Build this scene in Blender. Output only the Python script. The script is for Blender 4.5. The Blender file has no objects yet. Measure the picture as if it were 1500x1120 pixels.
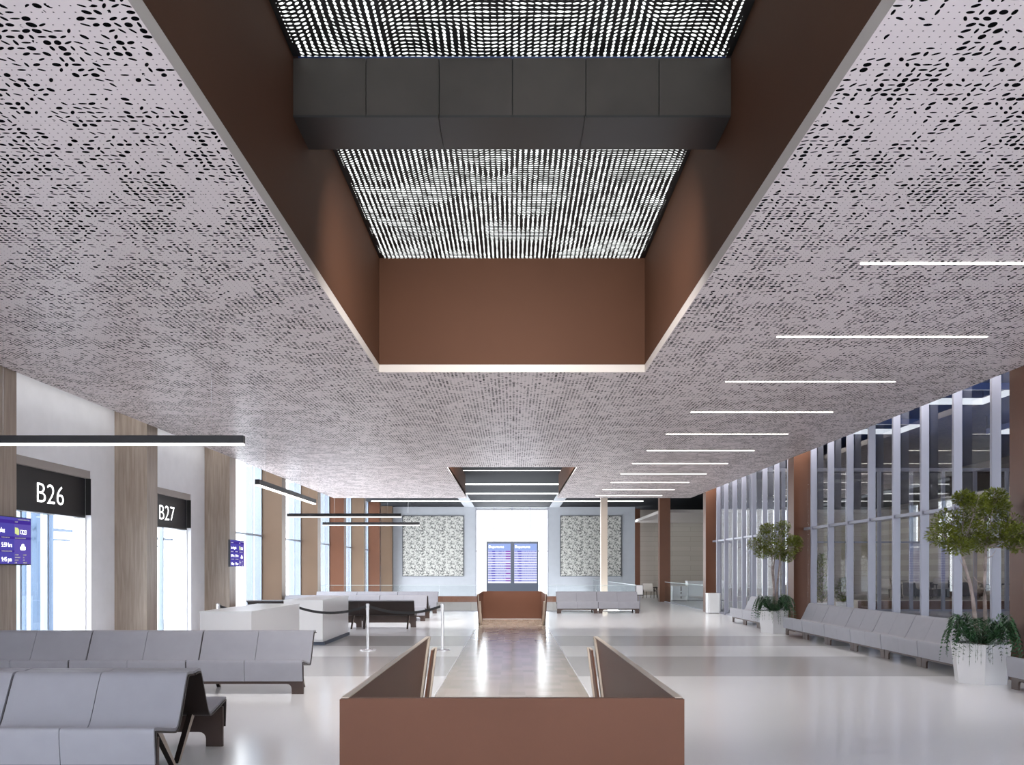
import bpy, bmesh, math, random
from mathutils import Vector, Matrix
C = bpy.context.scene.collection
PI = math.pi
F = 1250.0          # focal length in pixels of the 1500 px wide frame
H = 1.6             # eye height

# ------------------------------------------------------------------ materials
def new_mat(name):
    m = bpy.data.materials.new(name); m.use_nodes = True
    nt = m.node_tree
    return m, nt, nt.nodes['Principled BSDF']

def pmat(name, col, rough=.5, metal=0., spec=.5, emit=None, es=0., var=0., vscale=3., coat=0.):
    m, nt, b = new_mat(name)
    b.inputs['Base Color'].default_value = (*col, 1)
    b.inputs['Roughness'].default_value = rough
    b.inputs['Metallic'].default_value = metal
    b.inputs['Specular IOR Level'].default_value = spec
    b.inputs['Coat Weight'].default_value = coat
    if emit:
        b.inputs['Emission Color'].default_value = (*emit, 1)
        b.inputs['Emission Strength'].default_value = es
    if var:
        tc = nt.nodes.new('ShaderNodeTexCoord'); n = nt.nodes.new('ShaderNodeTexNoise')
        n.inputs['Scale'].default_value = vscale; n.inputs['Detail'].default_value = 4
        r = nt.nodes.new('ShaderNodeValToRGB')
        r.color_ramp.elements[0].position = .3; r.color_ramp.elements[1].position = .7
        r.color_ramp.elements[0].color = (*[c*(1-var) for c in col], 1)
        r.color_ramp.elements[1].color = (*[min(1, c*(1+var)) for c in col], 1)
        nt.links.new(tc.outputs['Object'], n.inputs['Vector'])
        nt.links.new(n.outputs['Fac'], r.inputs['Fac'])
        nt.links.new(r.outputs['Color'], b.inputs['Base Color'])
    return m

class NG:
    """small helper for node graphs"""
    def __init__(s, nt): s.nt = nt
    def node(s, t, **k):
        n = s.nt.nodes.new(t)
        for a, v in k.items(): setattr(n, a, v)
        return n
    def _in(s, sock, v):
        if hasattr(v, 'is_output') or isinstance(v, bpy.types.NodeSocket): s.nt.links.new(v, sock)
        else: sock.default_value = v
    def math(s, op, a, b=None, c=None):
        n = s.node('ShaderNodeMath', operation=op)
        s._in(n.inputs[0], a)
        if b is not None: s._in(n.inputs[1], b)
        if c is not None: s._in(n.inputs[2], c)
        return n.outputs[0]
    def pos(s):
        tc = s.node('ShaderNodeTexCoord'); sp = s.node('ShaderNodeSeparateXYZ')
        s.nt.links.new(tc.outputs['Object'], sp.inputs[0])
        return tc.outputs['Object'], sp.outputs
    def comb(s, x, y, z=0.):
        n = s.node('ShaderNodeCombineXYZ')
        s._in(n.inputs[0], x); s._in(n.inputs[1], y); s._in(n.inputs[2], z)
        return n.outputs[0]
    def wn(s, vec):
        n = s.node('ShaderNodeTexWhiteNoise', noise_dimensions='3D'); s._in(n.inputs['Vector'], vec)
        sp = s.node('ShaderNodeSeparateColor'); s.nt.links.new(n.outputs['Color'], sp.inputs[0])
        return sp.outputs
    def noise(s, vec, scale, detail=2., dist=0.):
        n = s.node('ShaderNodeTexNoise'); s._in(n.inputs['Vector'], vec)
        n.inputs['Scale'].default_value = scale; n.inputs['Detail'].default_value = detail
        n.inputs['Distortion'].default_value = dist
        return n.outputs['Fac']
    def mix(s, f, a, b):
        n = s.node('ShaderNodeMix', data_type='RGBA')
        s._in(n.inputs['Factor'], f); s._in(n.inputs['A'], a); s._in(n.inputs['B'], b)
        return n.outputs['Result']
    def link(s, a, b): s.nt.links.new(a, b)

def ellipse_mask(g, fx, fy, ang, a, b):
    """1 inside an ellipse of half axes a,b turned by ang"""
    c = g.math('COSINE', ang); sn = g.math('SINE', ang)
    u = g.math('ADD', g.math('MULTIPLY', fx, c), g.math('MULTIPLY', fy, sn))
    v = g.math('SUBTRACT', g.math('MULTIPLY', fy, c), g.math('MULTIPLY', fx, sn))
    u = g.math('DIVIDE', u, a); v = g.math('DIVIDE', v, b)
    r = g.math('ADD', g.math('MULTIPLY', u, u), g.math('MULTIPLY', v, v))
    return g.math('LESS_THAN', r, 1.0)

def perforated_ceiling():
    m, nt, b = new_mat('perforated_panel'); g = NG(nt)
    o, p = g.pos()
    cx, cy = .056, .050
    px = g.math('DIVIDE', p[0], cx); py = g.math('DIVIDE', p[1], cy)
    ix = g.math('FLOOR', px); iy = g.math('FLOOR', py)
    fx = g.math('SUBTRACT', g.math('FRACT', px), .5); fy = g.math('SUBTRACT', g.math('FRACT', py), .5)
    w = g.wn(g.comb(ix, iy, 3.))
    dens = g.noise(o, 2.3, 3.)
    dens = g.math('MULTIPLY_ADD', dens, 2.8, -.82)
    big = g.math('LESS_THAN', w[0], dens)
    ang = g.math('MULTIPLY', g.math('FLOOR', g.math('MULTIPLY', w[1], 6.)), PI/6)
    fat = g.math('POWER', w[2], 3.)
    a = g.math('MULTIPLY_ADD', g.math('FRACT', g.math('MULTIPLY', w[0], 37.)), .10, .39)
    bb = g.math('MULTIPLY_ADD', fat, .25, .155)
    e = g.math('MULTIPLY', big, ellipse_mask(g, fx, fy, ang, a, bb))
    dot = ellipse_mask(g, fx, fy, 0., .085, .085)
    hole = g.math('MAXIMUM', e, dot)
    # seams between panels
    sy = g.math('LESS_THAN', g.math('FRACT', g.math('DIVIDE', p[1], .6)), .004)
    base = g.mix(sy, (.66, .585, .585, 1), (.52, .46, .46, 1))
    g.link(g.mix(hole, base, (.004, .004, .005, 1)), b.inputs['Base Color'])
    g.link(g.math('MULTIPLY_ADD', hole, .4, .42), b.inputs['Roughness'])
    g.link(g.math('MULTIPLY_ADD', hole, -.35, .35), b.inputs['Specular IOR Level'])
    return m

def light_screen():
    m, nt, b = new_mat('perforated_light_screen'); g = NG(nt)
    o, p = g.pos()
    cx, cy = .0595, .050
    px = g.math('DIVIDE', p[0], cx); py = g.math('DIVIDE', p[1], cy)
    fx = g.math('SUBTRACT', g.math('FRACT', px), .5); fy = g.math('SUBTRACT', g.math('FRACT', py), .5)
    ix = g.math('FLOOR', px); iy = g.math('FLOOR', py)
    qx = g.math('MULTIPLY', ix, cx); qy = g.math('MULTIPLY', iy, cy)
    n1 = g.noise(g.comb(qx, qy), .95, 1.)
    n2 = g.noise(g.comb(g.math('MULTIPLY', ix, .37), g.math('MULTIPLY', iy, .11), 7.), 2.2, 2.)
    w = g.wn(g.comb(ix, iy, 9.))
    ang = g.math('MULTIPLY_ADD', n1, 11., -3.4)
    sz = g.math('ADD', g.math('MULTIPLY', n2, .8), g.math('MULTIPLY', w[0], .25))
    a = g.math('MULTIPLY_ADD', sz, .36, .22)
    bb = g.math('MULTIPLY_ADD', sz, .30, .03)
    hole = ellipse_mask(g, fx, fy, ang, a, bb)
    seam = g.math('LESS_THAN', g.math('FRACT', g.math('DIVIDE', g.math('ADD', p[0], .6), 1.2)), .006)
    edge = g.math('GREATER_THAN', g.math('ABSOLUTE', p[0]), 1.86)
    hole = g.math('MULTIPLY', hole, g.math('SUBTRACT', 1., g.math('MAXIMUM', seam, edge)))
    b.inputs['Base Color'].default_value = (.006, .006, .007, 1)
    b.inputs['Roughness'].default_value = .6
    b.inputs['Emission Color'].default_value = (.95, 1, .98, 1)
    g.link(g.math('MULTIPLY', hole, SCREEN_E), b.inputs['Emission Strength'])
    return m
SCREEN_E = 1.15

def terrazzo():
    m, nt, b = new_mat('terrazzo'); g = NG(nt)
    o, p = g.pos()
    def band(y0, y1):
        return g.math('MULTIPLY', g.math('GREATER_THAN', p[1], y0), g.math('LESS_THAN', p[1], y1))
    s = g.math('MAXIMUM', band(12.72, 15.6), band(17.72, 20.4))
    n = g.noise(o, 90., 2.)
    n2 = g.noise(o, 1.1, 3.)
    white = g.mix(n, (.86, .855, .86, 1), (.93, .925, .93, 1))
    white = g.mix(g.math('MULTIPLY', n2, .25), white, (.84, .84, .87, 1))
    grey = g.mix(n, (.52, .51, .51, 1), (.62, .61, .61, 1))
    g.link(g.mix(s, white, grey), b.inputs['Base Color'])
    b.inputs['Roughness'].default_value = .16
    b.inputs['Specular IOR Level'].default_value = .45
    return m

def parquet():
    m, nt, b = new_mat('end_grain_parquet'); g = NG(nt)
    o, p = g.pos()
    ix = g.math('FLOOR', g.math('DIVIDE', p[0], .17)); iy = g.math('FLOOR', g.math('DIVIDE', p[1], .30))
    w = g.wn(g.comb(ix, iy, 1.))
    col = g.mix(w[0], (.42, .36, .29, 1), (.56, .47, .39, 1))
    grain = g.noise(g.comb(g.math('MULTIPLY', p[0], 6.), p[1]), 30., 3.)
    col = g.mix(g.math('MULTIPLY', grain, .35), col, (.34, .29, .24, 1))
    g.link(col, b.inputs['Base Color'])
    b.inputs['Roughness'].default_value = .18
    b.inputs['Specular IOR Level'].default_value = .6
    return m

def oak():
    m, nt, b = new_mat('pale_oak'); g = NG(nt)
    o, p = g.pos()
    v = g.comb(g.math('MULTIPLY', p[0], 9.), g.math('MULTIPLY', p[1], 9.), g.math('MULTIPLY', p[2], .5))
    n = g.noise(v, 3.0, 5., .4)
    r = g.node('ShaderNodeValToRGB'); g.link(n, r.inputs['Fac'])
    r.color_ramp.elements[0].position = .3; r.color_ramp.elements[1].position = .7
    r.color_ramp.elements[0].color = (.30, .235, .185, 1); r.color_ramp.elements[1].color = (.44, .36, .295, 1)
    g.link(r.outputs['Color'], b.inputs['Base Color'])
    b.inputs['Roughness'].default_value = .38
    return m

def brick_mat(name, c1, c2, sx, sz, axis=0, rough=.7):
    m, nt, b = new_mat(name); g = NG(nt)
    o, p = g.pos()
    br = g.node('ShaderNodeTexBrick'); g.link(g.comb(p[axis], p[2]), br.inputs['Vector'])
    br.inputs['Scale'].default_value = 1.; br.inputs['Brick Width'].default_value = sx
    br.inputs['Row Height'].default_value = sz; br.inputs['Mortar Size'].default_value = .012
    br.inputs['Color1'].default_value = (*c1, 1); br.inputs['Color2'].default_value = (*c2, 1)
    br.inputs['Mortar'].default_value = (*[c*.85 for c in c1], 1)
    g.link(br.outputs['Color'], b.inputs['Base Color'])
    b.inputs['Roughness'].default_value = rough
    return m

def art_mat():
    m, nt, b = new_mat('speckled_relief'); g = NG(nt)
    o, p = g.pos()
    T = 1.18
    u = g.math('FRACT', g.math('DIVIDE', p[0], T)); v = g.math('FRACT', g.math('DIVIDE', p[2], T))
    n = g.noise(g.comb(u, v), 15., 2., 1.6)
    n2 = g.noise(g.comb(u, v, 4.), 5., 2.)
    t = g.math('ADD', n, g.math('MULTIPLY', g.math('SUBTRACT', n2, .5), .35))
    r = g.node('ShaderNodeValToRGB'); g.link(t, r.inputs['Fac'])
    e = r.color_ramp.elements
    e[0].position = .40; e[0].color = (.06, .06, .06, 1)
    e[1].position = .52; e[1].color = (.58, .57, .53, 1)
    g.link(r.outputs['Color'], b.inputs['Base Color'])
    b.inputs['Roughness'].default_value = .8
    return m

def glass_mat(name, strength=1., tint=(1, 1, 1)):
    m = bpy.data.materials.new(name); m.use_nodes = True
    nt = m.node_tree; nt.nodes.clear(); g = NG(nt)
    out = g.node('ShaderNodeOutputMaterial')
    tr = g.node('ShaderNodeBsdfTransparent'); tr.inputs[0].default_value = (*tint, 1)
    gl = g.node('ShaderNodeBsdfGlossy'); gl.inputs['Roughness'].default_value = .0
    lw = g.node('ShaderNodeLayerWeight'); lw.inputs['Blend'].default_value = .5
    mx = g.node('ShaderNodeMixShader')
    f = g.math('MULTIPLY_ADD', g.math('POWER', lw.outputs['Facing'], 5.), .95, .04)
    f = g.math('MINIMUM', g.math('MULTIPLY', f, strength), 1.)
    g.link(f, mx.inputs[0]); g.link(tr.outputs[0], mx.inputs[1]); g.link(gl.outputs[0], mx.inputs[2])
    g.link(mx.outputs[0], out.inputs[0])
    return m

M = {}
M['perf'] = perforated_ceiling()
M['screen'] = light_screen()
M['terrazzo'] = terrazzo()
M['parquet'] = parquet()
M['oak'] = oak()
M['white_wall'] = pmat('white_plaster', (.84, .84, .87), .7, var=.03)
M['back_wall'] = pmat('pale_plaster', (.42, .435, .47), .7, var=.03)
M['rim'] = pmat('taupe_rim', (.40, .36, .335), .6)
M['bronze'] = pmat('bronze_metal', (.115, .046, .024), .40, .18, .3, var=.10, vscale=.8)
M['bronze_parapet'] = pmat('bronze_parapet', (.138, .062, .039), .45, .08, .18, var=.10, vscale=.8)
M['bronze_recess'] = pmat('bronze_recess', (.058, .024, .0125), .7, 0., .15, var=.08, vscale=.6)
M['bronze_pale'] = pmat('pale_bronze', (.15, .095, .060), .38, .3, var=.08, vscale=.7)
M['brown'] = pmat('dark_walnut', (.020, .012, .010), .45, var=.15, vscale=4)
M['brown_leg'] = pmat('walnut_ply', (.085, .055, .046), .45, var=.12, vscale=5)
M['cream_edge'] = pmat('cream_edge', (.55, .47, .39), .4)
M['fabric'] = pmat('grey_leather', (.33, .33, .365), .42, spec=.5, var=.03, vscale=6)
M['white'] = pmat('white_lacquer', (.74, .74, .75), .3)
M['white_grey'] = pmat('white_stone', (.74, .75, .76), .35, var=.03)
M['mull'] = pmat('lavender_aluminium', (.235, .235, .285), .35, .2)
M['bridge_blue'] = pmat('steel_blue_frame', (.10, .145, .215), .5, spec=.2)
M['mull_blue'] = pmat('pale_blue_aluminium', (.32, .38, .46), .35, .2)
M['black'] = pmat('black_metal', (.014, .014, .017), .4)
M['charcoal'] = pmat('charcoal_panel', (.028, .027, .028), .32)
M['beam_face'] = pmat('charcoal_beam_face', (.062, .052, .045), .5, var=.15, vscale=2)
M['dark_ceiling'] = pmat('dark_ceiling', (.020, .021, .025), .8, spec=.15)
M['navy'] = pmat('navy_ceiling', (.05, .09, .27), .4)
M['light_white'] = pmat('white_light', (1, 1, 1), .5, emit=(1, .96, .90), es=2.2)
M['light_soft'] = pmat('soft_light', (1, 1, 1), .5, emit=(1, .98, .95), es=1.3)
M['coffer_light'] = pmat('coffer_light', (.4, .4, .43), .5, emit=(.85, .92, 1), es=.42)
M['chrome'] = pmat('satin_steel', (.78, .78, .80), .25, .7)
M['belt'] = pmat('black_webbing', (.012, .012, .014), .7)
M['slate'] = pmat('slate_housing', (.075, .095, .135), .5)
M['stone'] = brick_mat('stone_panels', (.22, .20, .19), (.26, .23, .215), 2.4, 1.2)
M['beige_stone'] = brick_mat('beige_stone', (.44, .39, .33), (.48, .43, .37), 2.2, .3)
M['art'] = art_mat()
M['glass'] = glass_mat('clear_glass', 1.0)
M['rail_glass'] = glass_mat('railing_glass', .6, (.97, .985, .98))
M['glass_edge'] = pmat('glass_edge', (.62, .70, .70), .2)
M['leaf'] = pmat('olive_leaf', (.15, .175, .016), .5, var=.45, vscale=9)
M['fern'] = pmat('fern_green', (.035, .10, .038), .45, var=.4, vscale=10)
M['bark'] = pmat('grey_bark', (.33, .27, .25), .8, var=.4, vscale=9)
M['soil'] = pmat('dark_soil', (.03, .022, .016), .9)
M['letter'] = pmat('white_letter', (1, 1, 1), .4, emit=(1, 1, 1), es=1.6)
M['tv_blue'] = pmat('display_indigo', (.004, .004, .006), .6, 0., .0, emit=(.085, .07, .40), es=.55)
M['tv_violet'] = pmat('display_violet', (.004, .004, .006), .6, 0., .0, emit=(.12, .085, .42), es=.55)
M['tv_band'] = pmat('display_band', (.004, .004, .006), .6, 0., .0, emit=(.06, .03, .30), es=.55)
M['tv_lime'] = pmat('display_lime', (.004, .004, .006), .6, 0., .0, emit=(.75, .85, .35), es=.55)
M['board_pale'] = pmat('board_periwinkle', (.004, .004, .006), .6, 0., .0, emit=(.52, .56, .93), es=.55)
M['board_head'] = pmat('board_header_blue', (.004, .004, .006), .6, 0., .0, emit=(.36, .48, .90), es=.55)
M['board_blue'] = pmat('board_text_blue', (.004, .004, .006), .6, 0., .0, emit=(.13, .12, .60), es=.55)
M['board_mid'] = pmat('board_text_mid', (.004, .004, .006), .6, 0., .0, emit=(.26, .27, .72), es=.55)
M['board_magenta'] = pmat('board_magenta', (.004, .004, .006), .6, 0., .0, emit=(.30, .06, .50), es=.55)
M['shelf_brown'] = pmat('dark_bronze', (.10, .05, .04), .5)
M['seat_taupe'] = pmat('taupe_fabric', (.40, .35, .31), .8)

# ------------------------------------------------------------------ mesh helpers
def box(bm, x0, x1, y0, y1, z0, z1):
    v = [bm.verts.new(p) for p in ((x0,y0,z0),(x1,y0,z0),(x1,y1,z0),(x0,y1,z0),(x0,y0,z1),(x1,y0,z1),(x1,y1,z1),(x0,y1,z1))]
    fs = []
    for q in ((0,3,2,1),(4,5,6,7),(0,1,5,4),(1,2,6,5),(2,3,7,6),(3,0,4,7)):
        fs.append(bm.faces.new([v[i] for i in q]))
    return fs
def prism(bm, pts, d):
    """pts: loop of 3D points, d: extrusion vector"""
    d = Vector(d)
    a = [bm.verts.new(p) for p in pts]; b = [bm.verts.new(Vector(p)+d) for p in pts]
    n = len(a)
    fs = [bm.faces.new(a), bm.faces.new(b[::-1])]
    for i in range(n): fs.append(bm.faces.new([a[i], b[i], b[(i+1) % n], a[(i+1) % n]][::-1]))
    bmesh.ops.recalc_face_normals(bm, faces=fs)
    return fs
def tube(bm, pts, rads, seg=8, cap=True):
    rings = []
    for i, p in enumerate(pts):
        p = Vector(p)
        t = (Vector(pts[min(i+1, len(pts)-1)]) - Vector(pts[max(i-1, 0)])).normalized()
        u = t.cross(Vector((0, 0, 1)))
        if u.length < 1e-4: u = Vector((1, 0, 0))
        u.normalize(); w = t.cross(u)
        r = rads[i] if hasattr(rads, '__len__') else rads
        rings.append([bm.verts.new(p + (u*math.cos(2*PI*k/seg) + w*math.sin(2*PI*k/seg))*r) for k in range(seg)])
    for a, b in zip(rings, rings[1:]):
        for k in range(seg):
            f = bm.faces.new([a[k], a[(k+1) % seg], b[(k+1) % seg], b[k]]); f.smooth = True
    if cap:
        bm.faces.new(rings[0][::-1]); bm.faces.new(rings[-1])
def lathe(bm, prof, seg=20, c=(0, 0)):
    rings = [[bm.verts.new((c[0]+r*math.cos(2*PI*k/seg), c[1]+r*math.sin(2*PI*k/seg), z)) for k in range(seg)] for r, z in prof]
    for a, b in zip(rings, rings[1:]):
        for k in range(seg): bm.faces.new([a[k], a[(k+1) % seg], b[(k+1) % seg], b[k]])
    bm.faces.new(rings[0][::-1]); bm.faces.new(rings[-1])
def chaikin(pts, n=2):
    for _ in range(n):
        q = [pts[0]]
        for a, b in zip(pts, pts[1:]):
            q.append((a[0]*.75+b[0]*.25, a[1]*.75+b[1]*.25)); q.append((a[0]*.25+b[0]*.75, a[1]*.25+b[1]*.75))
        q.append(pts[-1]); pts = q
    return pts
def offset(pts, d):
    out = []
    for i, p in enumerate(pts):
        a = pts[max(i-1, 0)]; b = pts[min(i+1, len(pts)-1)]
        tx, ty = b[0]-a[0], b[1]-a[1]; l = math.hypot(tx, ty) or 1
        out.append((p[0]+ty/l*d, p[1]-tx/l*d))
    return out
def strip_solid(bm, prof, thick, x0, x1):
    """profile polyline (y,z) given a thickness and extruded along x"""
    q = offset(prof, thick)
    n = len(prof)
    for pr, flip in ((prof, 0), (q, 1)):
        r0 = [bm.verts.new((x0, p[0], p[1])) for p in pr]; r1 = [bm.verts.new((x1, p[0], p[1])) for p in pr]
        for i in range(n-1):
            f = [r0[i], r1[i], r1[i+1], r0[i+1]]
            bm.faces.new(f[::-1] if flip else f).smooth = True
    for x, flip in ((x0, 0), (x1, 1)):
        r0 = [bm.verts.new((x, p[0], p[1])) for p in prof]; r1 = [bm.verts.new((x, p[0], p[1])) for p in q]
        for i in range(n-1):
            f = [r0[i], r0[i+1], r1[i+1], r1[i]]
            bm.faces.new(f[::-1] if flip else f)
    for i in (0, n-1):
        f = [bm.verts.new(c) for c in ((x0, *prof[i]), (x0, *q[i]), (x1, *q[i]), (x1, *prof[i]))]
        bm.faces.new(f if i == 0 else f[::-1])

def obj(name, bm, m, parent=None, world=False):
    me = bpy.data.meshes.new(name)
    if parent is not None and world:
        r = parent
        off = Vector((0, 0, 0))
        while r is not None: off += r.location; r = r.parent
        bmesh.ops.translate(bm, verts=bm.verts, vec=-off)
    bm.to_mesh(me); bm.free()
    for x in (m if isinstance(m, (list, tuple)) else [m]): me.materials.append(x)
    o = bpy.data.objects.new(name, me); C.objects.link(o)
    if parent is not None: o.parent = parent
    return o
def bx(name, m, parent, *b, world=False):
    bm = bmesh.new()
    for q in (b if hasattr(b[0], '__len__') else [b]): box(bm, *q)
    return obj(name, bm, m, parent, world)
def thing(name, label, cat, loc=(0, 0, 0), rotz=0., group=None):
    o = bpy.data.objects.new(name, None); C.objects.link(o)
    o.empty_display_size = .2
    o.location = loc; o.rotation_euler = (0, 0, rotz)
    return tag(o, label, cat, group)
def tag(o, label, cat, group=None):
    o['label'] = label; o['category'] = cat
    if group: o['group'] = group
    return o
def struct(o): o['kind'] = 'structure'; return o
def sbx(name, m, *b): return struct(bx(name, m, None, *b))
def dup(root, loc, rotz=0., label=None):
    r = root.copy(); C.objects.link(r); r.location = loc; r.rotation_euler = (0, 0, rotz)
    if label: r['label'] = label
    for ch in list(root.children):
        c = ch.copy(); C.objects.link(c); c.parent = r
        for gc in list(ch.children):
            d = gc.copy(); C.objects.link(d); d.parent = c
    return r
AX_X = Matrix(((0, 0, 1), (1, 0, 0), (0, 1, 0)))     # writing that faces +x
AX_Y = Matrix(((1, 0, 0), (0, 0, -1), (0, 1, 0)))    # writing that faces -y
def text_bm(bm, body, cap, pos, axes, width=None, align='LEFT', thin=0.):
    cu = bpy.data.curves.new('t', 'FONT'); cu.body = body; cu.size = 1; cu.align_x = align; cu.extrude = 0; cu.offset = -thin; cu.resolution_u = 3
    t = bpy.data.objects.new('t', cu); C.objects.link(t)
    bpy.context.view_layer.update()
    me = bpy.data.meshes.new_from_object(t.evaluated_get(bpy.context.evaluated_depsgraph_get()))
    bpy.data.objects.remove(t); bpy.data.curves.remove(cu)
    if not me.vertices: return
    xs = [v.co.x for v in me.vertices]; ys = [v.co.y for v in me.vertices]
    s = cap/.70
    sx = s if width is None else width/(max(xs)-min(xs))
    mat = Matrix.Translation(Vector(pos)) @ axes.to_4x4() @ Matrix.Diagonal((sx, s, 1, 1)).to_4x4() @ Matrix.Translation((-min(xs) if align == 'LEFT' else 0, 0, 0))
    me.transform(mat)
    bm.from_mesh(me); bpy.data.meshes.remove(me)

# ------------------------------------------------------------------ layout numbers (metres)
ZC = 4.42; SL = .11; XC = 7.10; YE = 33.9; Y0 = -6.0
O1 = 1.905; O1A, O1B = -.9, 12.24; ZT = 6.055
O2 = 1.80; O2A = 23.66
XL = -7.84; XR = 7.55; YB = 50.0; ZD = 5.24; YV = 32.4; XV = 4.66
# ------------------------------------------------------------------ floor
bm = bmesh.new()
box(bm, -8.3, 22, Y0, YV, -.2, 0)
box(bm, XV, 22, YV, 53, -.2, 0)
struct(obj('floor', bm, M['terrazzo']))
struct(bx('floor', M['parquet'], None, -.965, .965, 5.0, 27.0, -.002, .004))
for s, n in ((-1, 1), (1, 2)):
    a, b = sorted((s*.965, s*.985))
    sbx('trim_%d' % n, M['white'], a, b, 9.0, 23.6, -.002, .008)
# void beyond the glass railing: lower level
struct(bx('floor', M['stone'], None, -8.3, XV, YV, YB, -3.2, -3.0))
sbx('wall_lower_back', M['stone'], -8.3, XV+.2, YB, YB+.2, -3.0, -.33)
sbx('trim_3', M['bronze'], -8.3, XV+.2, YB-.02, YB+.2, -.33, 0)

# ------------------------------------------------------------------ ceiling with the two long openings
bm = bmesh.new()
for r in ((-XC, -O1, -.9, O1B), (O1, XC, -.9, O1B), (-XC, XC, O1B, O2A), (-XC, -O2, O2A, YE), (O2, XC, O2A, YE)):
    fs = box(bm, *r, ZC, ZC+SL)
    for i, f in enumerate(fs): f.material_index = 0 if i == 0 else 1
struct(obj('ceiling', bm, [M['perf'], M['rim']]))
# bronze lining of the near opening
t = .05; zb = ZC+SL
for q in ((-O1-t, -O1, O1A, O1B+t), (O1, O1+t, O1A, O1B+t), (-O1, O1, O1B, O1B+t), (-O1, O1, O1A-t, O1A)):
    sbx('ceiling', M['bronze_recess'], *q, zb, ZT+.1)
bm = bmesh.new()
box(bm, -O2-t, -O2, O2A-t, 33.0, ZC+.03, ZD); box(bm, O2, O2+t, O2A-t, 33.0, ZC+.03, ZD)
box(bm, -O2, O2, O2A-t, O2A, ZC+.03, ZD)
struct(obj('ceiling', bm, M['bronze_recess']))
# luminous perforated screens, one each side of the dark cross beam
for a, b, lab in ((O1A, 7.42, 'black perforated light screen in ceiling recess, nearer than the charcoal beam'),
                  (7.99, O1B, 'black perforated light screen in ceiling recess, beyond the charcoal beam')):
    tag(bx('light_screen', M['screen'], None, -O1, O1, a, b, ZT, ZT+.03), lab, 'light screen', 'perforated light screens in the ceiling recess')
bt = thing('ceiling_beam', 'charcoal panelled beam crossing the bronze ceiling recess', 'beam', (0, 7.7, 5.53))
bx('beam_face', M['beam_face'], bt, *[(-O1+.002+i*.637, -O1+i*.637+.632, 7.42, 7.45, 5.545, 6.04) for i in range(6)], world=True)
bx('beam_soffit', M['charcoal'], bt, *[(-O1+.002+i*1.27, -O1+i*1.27+1.264, 7.42, 7.99, 5.525, 5.545) for i in range(3)], world=True)
bx('beam_core', M['black'], bt, -O1+.001, O1-.001, 7.45, 7.98, 5.545, 6.05, world=True)
# dark upper ceilings
sbx('ceiling', M['dark_ceiling'], -7.9, 7.62, 23.0, 53, ZD, ZD+.1)
sbx('ceiling', M['dark_ceiling'], 7.62, 22.2, 32.45, 53, ZD, ZD+.1)
sbx('ceiling', M['navy'], (-8.4, 22.2, -1, 53, 6.6, 6.7), (7.62, 22.2, Y0, -1, 6.6, 6.7))  # roof left open over the near end as an added, unseen skylight
sbx('wall_light_block', M['white_wall'], -8.3, 7.55, Y0-.2, Y0, 0, 6.6)  # unseen end wall added to hold back light from behind the camera
for s, n in ((-1, 4), (1, 5)):
    a, b = sorted((s*2.2, s*2.77))
    sbx('trim_%d' % n, M['back_wall'], a, b, 33.05, YB, ZD-.03, ZD)
k = 0
names = ['nearest', 'second nearest', 'third nearest', 'farthest']
for i, d in enumerate((31.5, 36.4, 41.0, 45.5)):
    t_ = tag(bx('ceiling_light', M['light_soft'], None, -7.5, 7.0, d-.05, d+.05, ZD-.012 if d < 33 else ZD-.05, ZD+.005), 'white strip light across the dark back ceiling, %s of the four' % names[i], 'light', 'strip lights in the dark back ceiling')
# recessed light lines right of the opening
ordn = ['nearest', 'second nearest', 'third nearest', 'fourth nearest', 'fifth nearest', 'sixth nearest', 'seventh nearest', 'fourth farthest', 'third farthest', 'second farthest', 'farthest']
for i in range(11):
    d = 7.87+2.49*i
    tag(bx('linear_ceiling_light', M['light_white'], None, 3.215, 5.77, d-.013, d+.013, ZC-.01, ZC+.02),
        'thin white light line recessed in perforated ceiling, %s of the right-hand row' % ordn[i], 'light', 'recessed light lines in the perforated ceiling')

# ------------------------------------------------------------------ left side
PW = .64
PY = [11.9+4.93*i for i in range(9)]
pl_lab = ['pale oak wall column left of the B26 gate doorway, half out of frame', 'pale oak wall column between the B26 and B27 gate doorways',
          'pale oak wall column right of the B27 doorway with a small blue screen']
for i in range(3):
    tag(bx('wood_column', M['oak'], None, XL-.02, -7.2, PY[i], PY[i]+.5, 0, 5.2), pl_lab[i], 'column', 'pale oak columns on the left wall')
bl = ['first', 'second', 'third', 'fourth', 'fifth', 'sixth']
for i in range(3, 9):
    y1 = min(PY[i]+.5, YB-.01) if i < 8 else PY[i]+.3
    mt = M['bronze'] if i in (5, 7) else M['bronze_pale']  # one bronze throughout; paler tint has reflected light put into the colour
    if i == 8: continue
    tag(bx('bronze_column', mt, None, XL-.02, -7.2, PY[i], PY[i]+.5, 0, ZD), '%s bronze column between the tall left windows, %s after the oak columns' % ('dark' if i in (5, 7) else 'tan-lit', bl[i-3]), 'column', 'bronze columns along the left windows')
# one more slim column against the back wall corner
tag(bx('bronze_column', M['bronze_pale'], None, XL-.02, -6.95, 49.45, 49.98, -3, ZD), 'tan-lit bronze column in the far left corner against the back wall', 'column', 'bronze columns along the left windows')  # reflected light is in the tint here too
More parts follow.
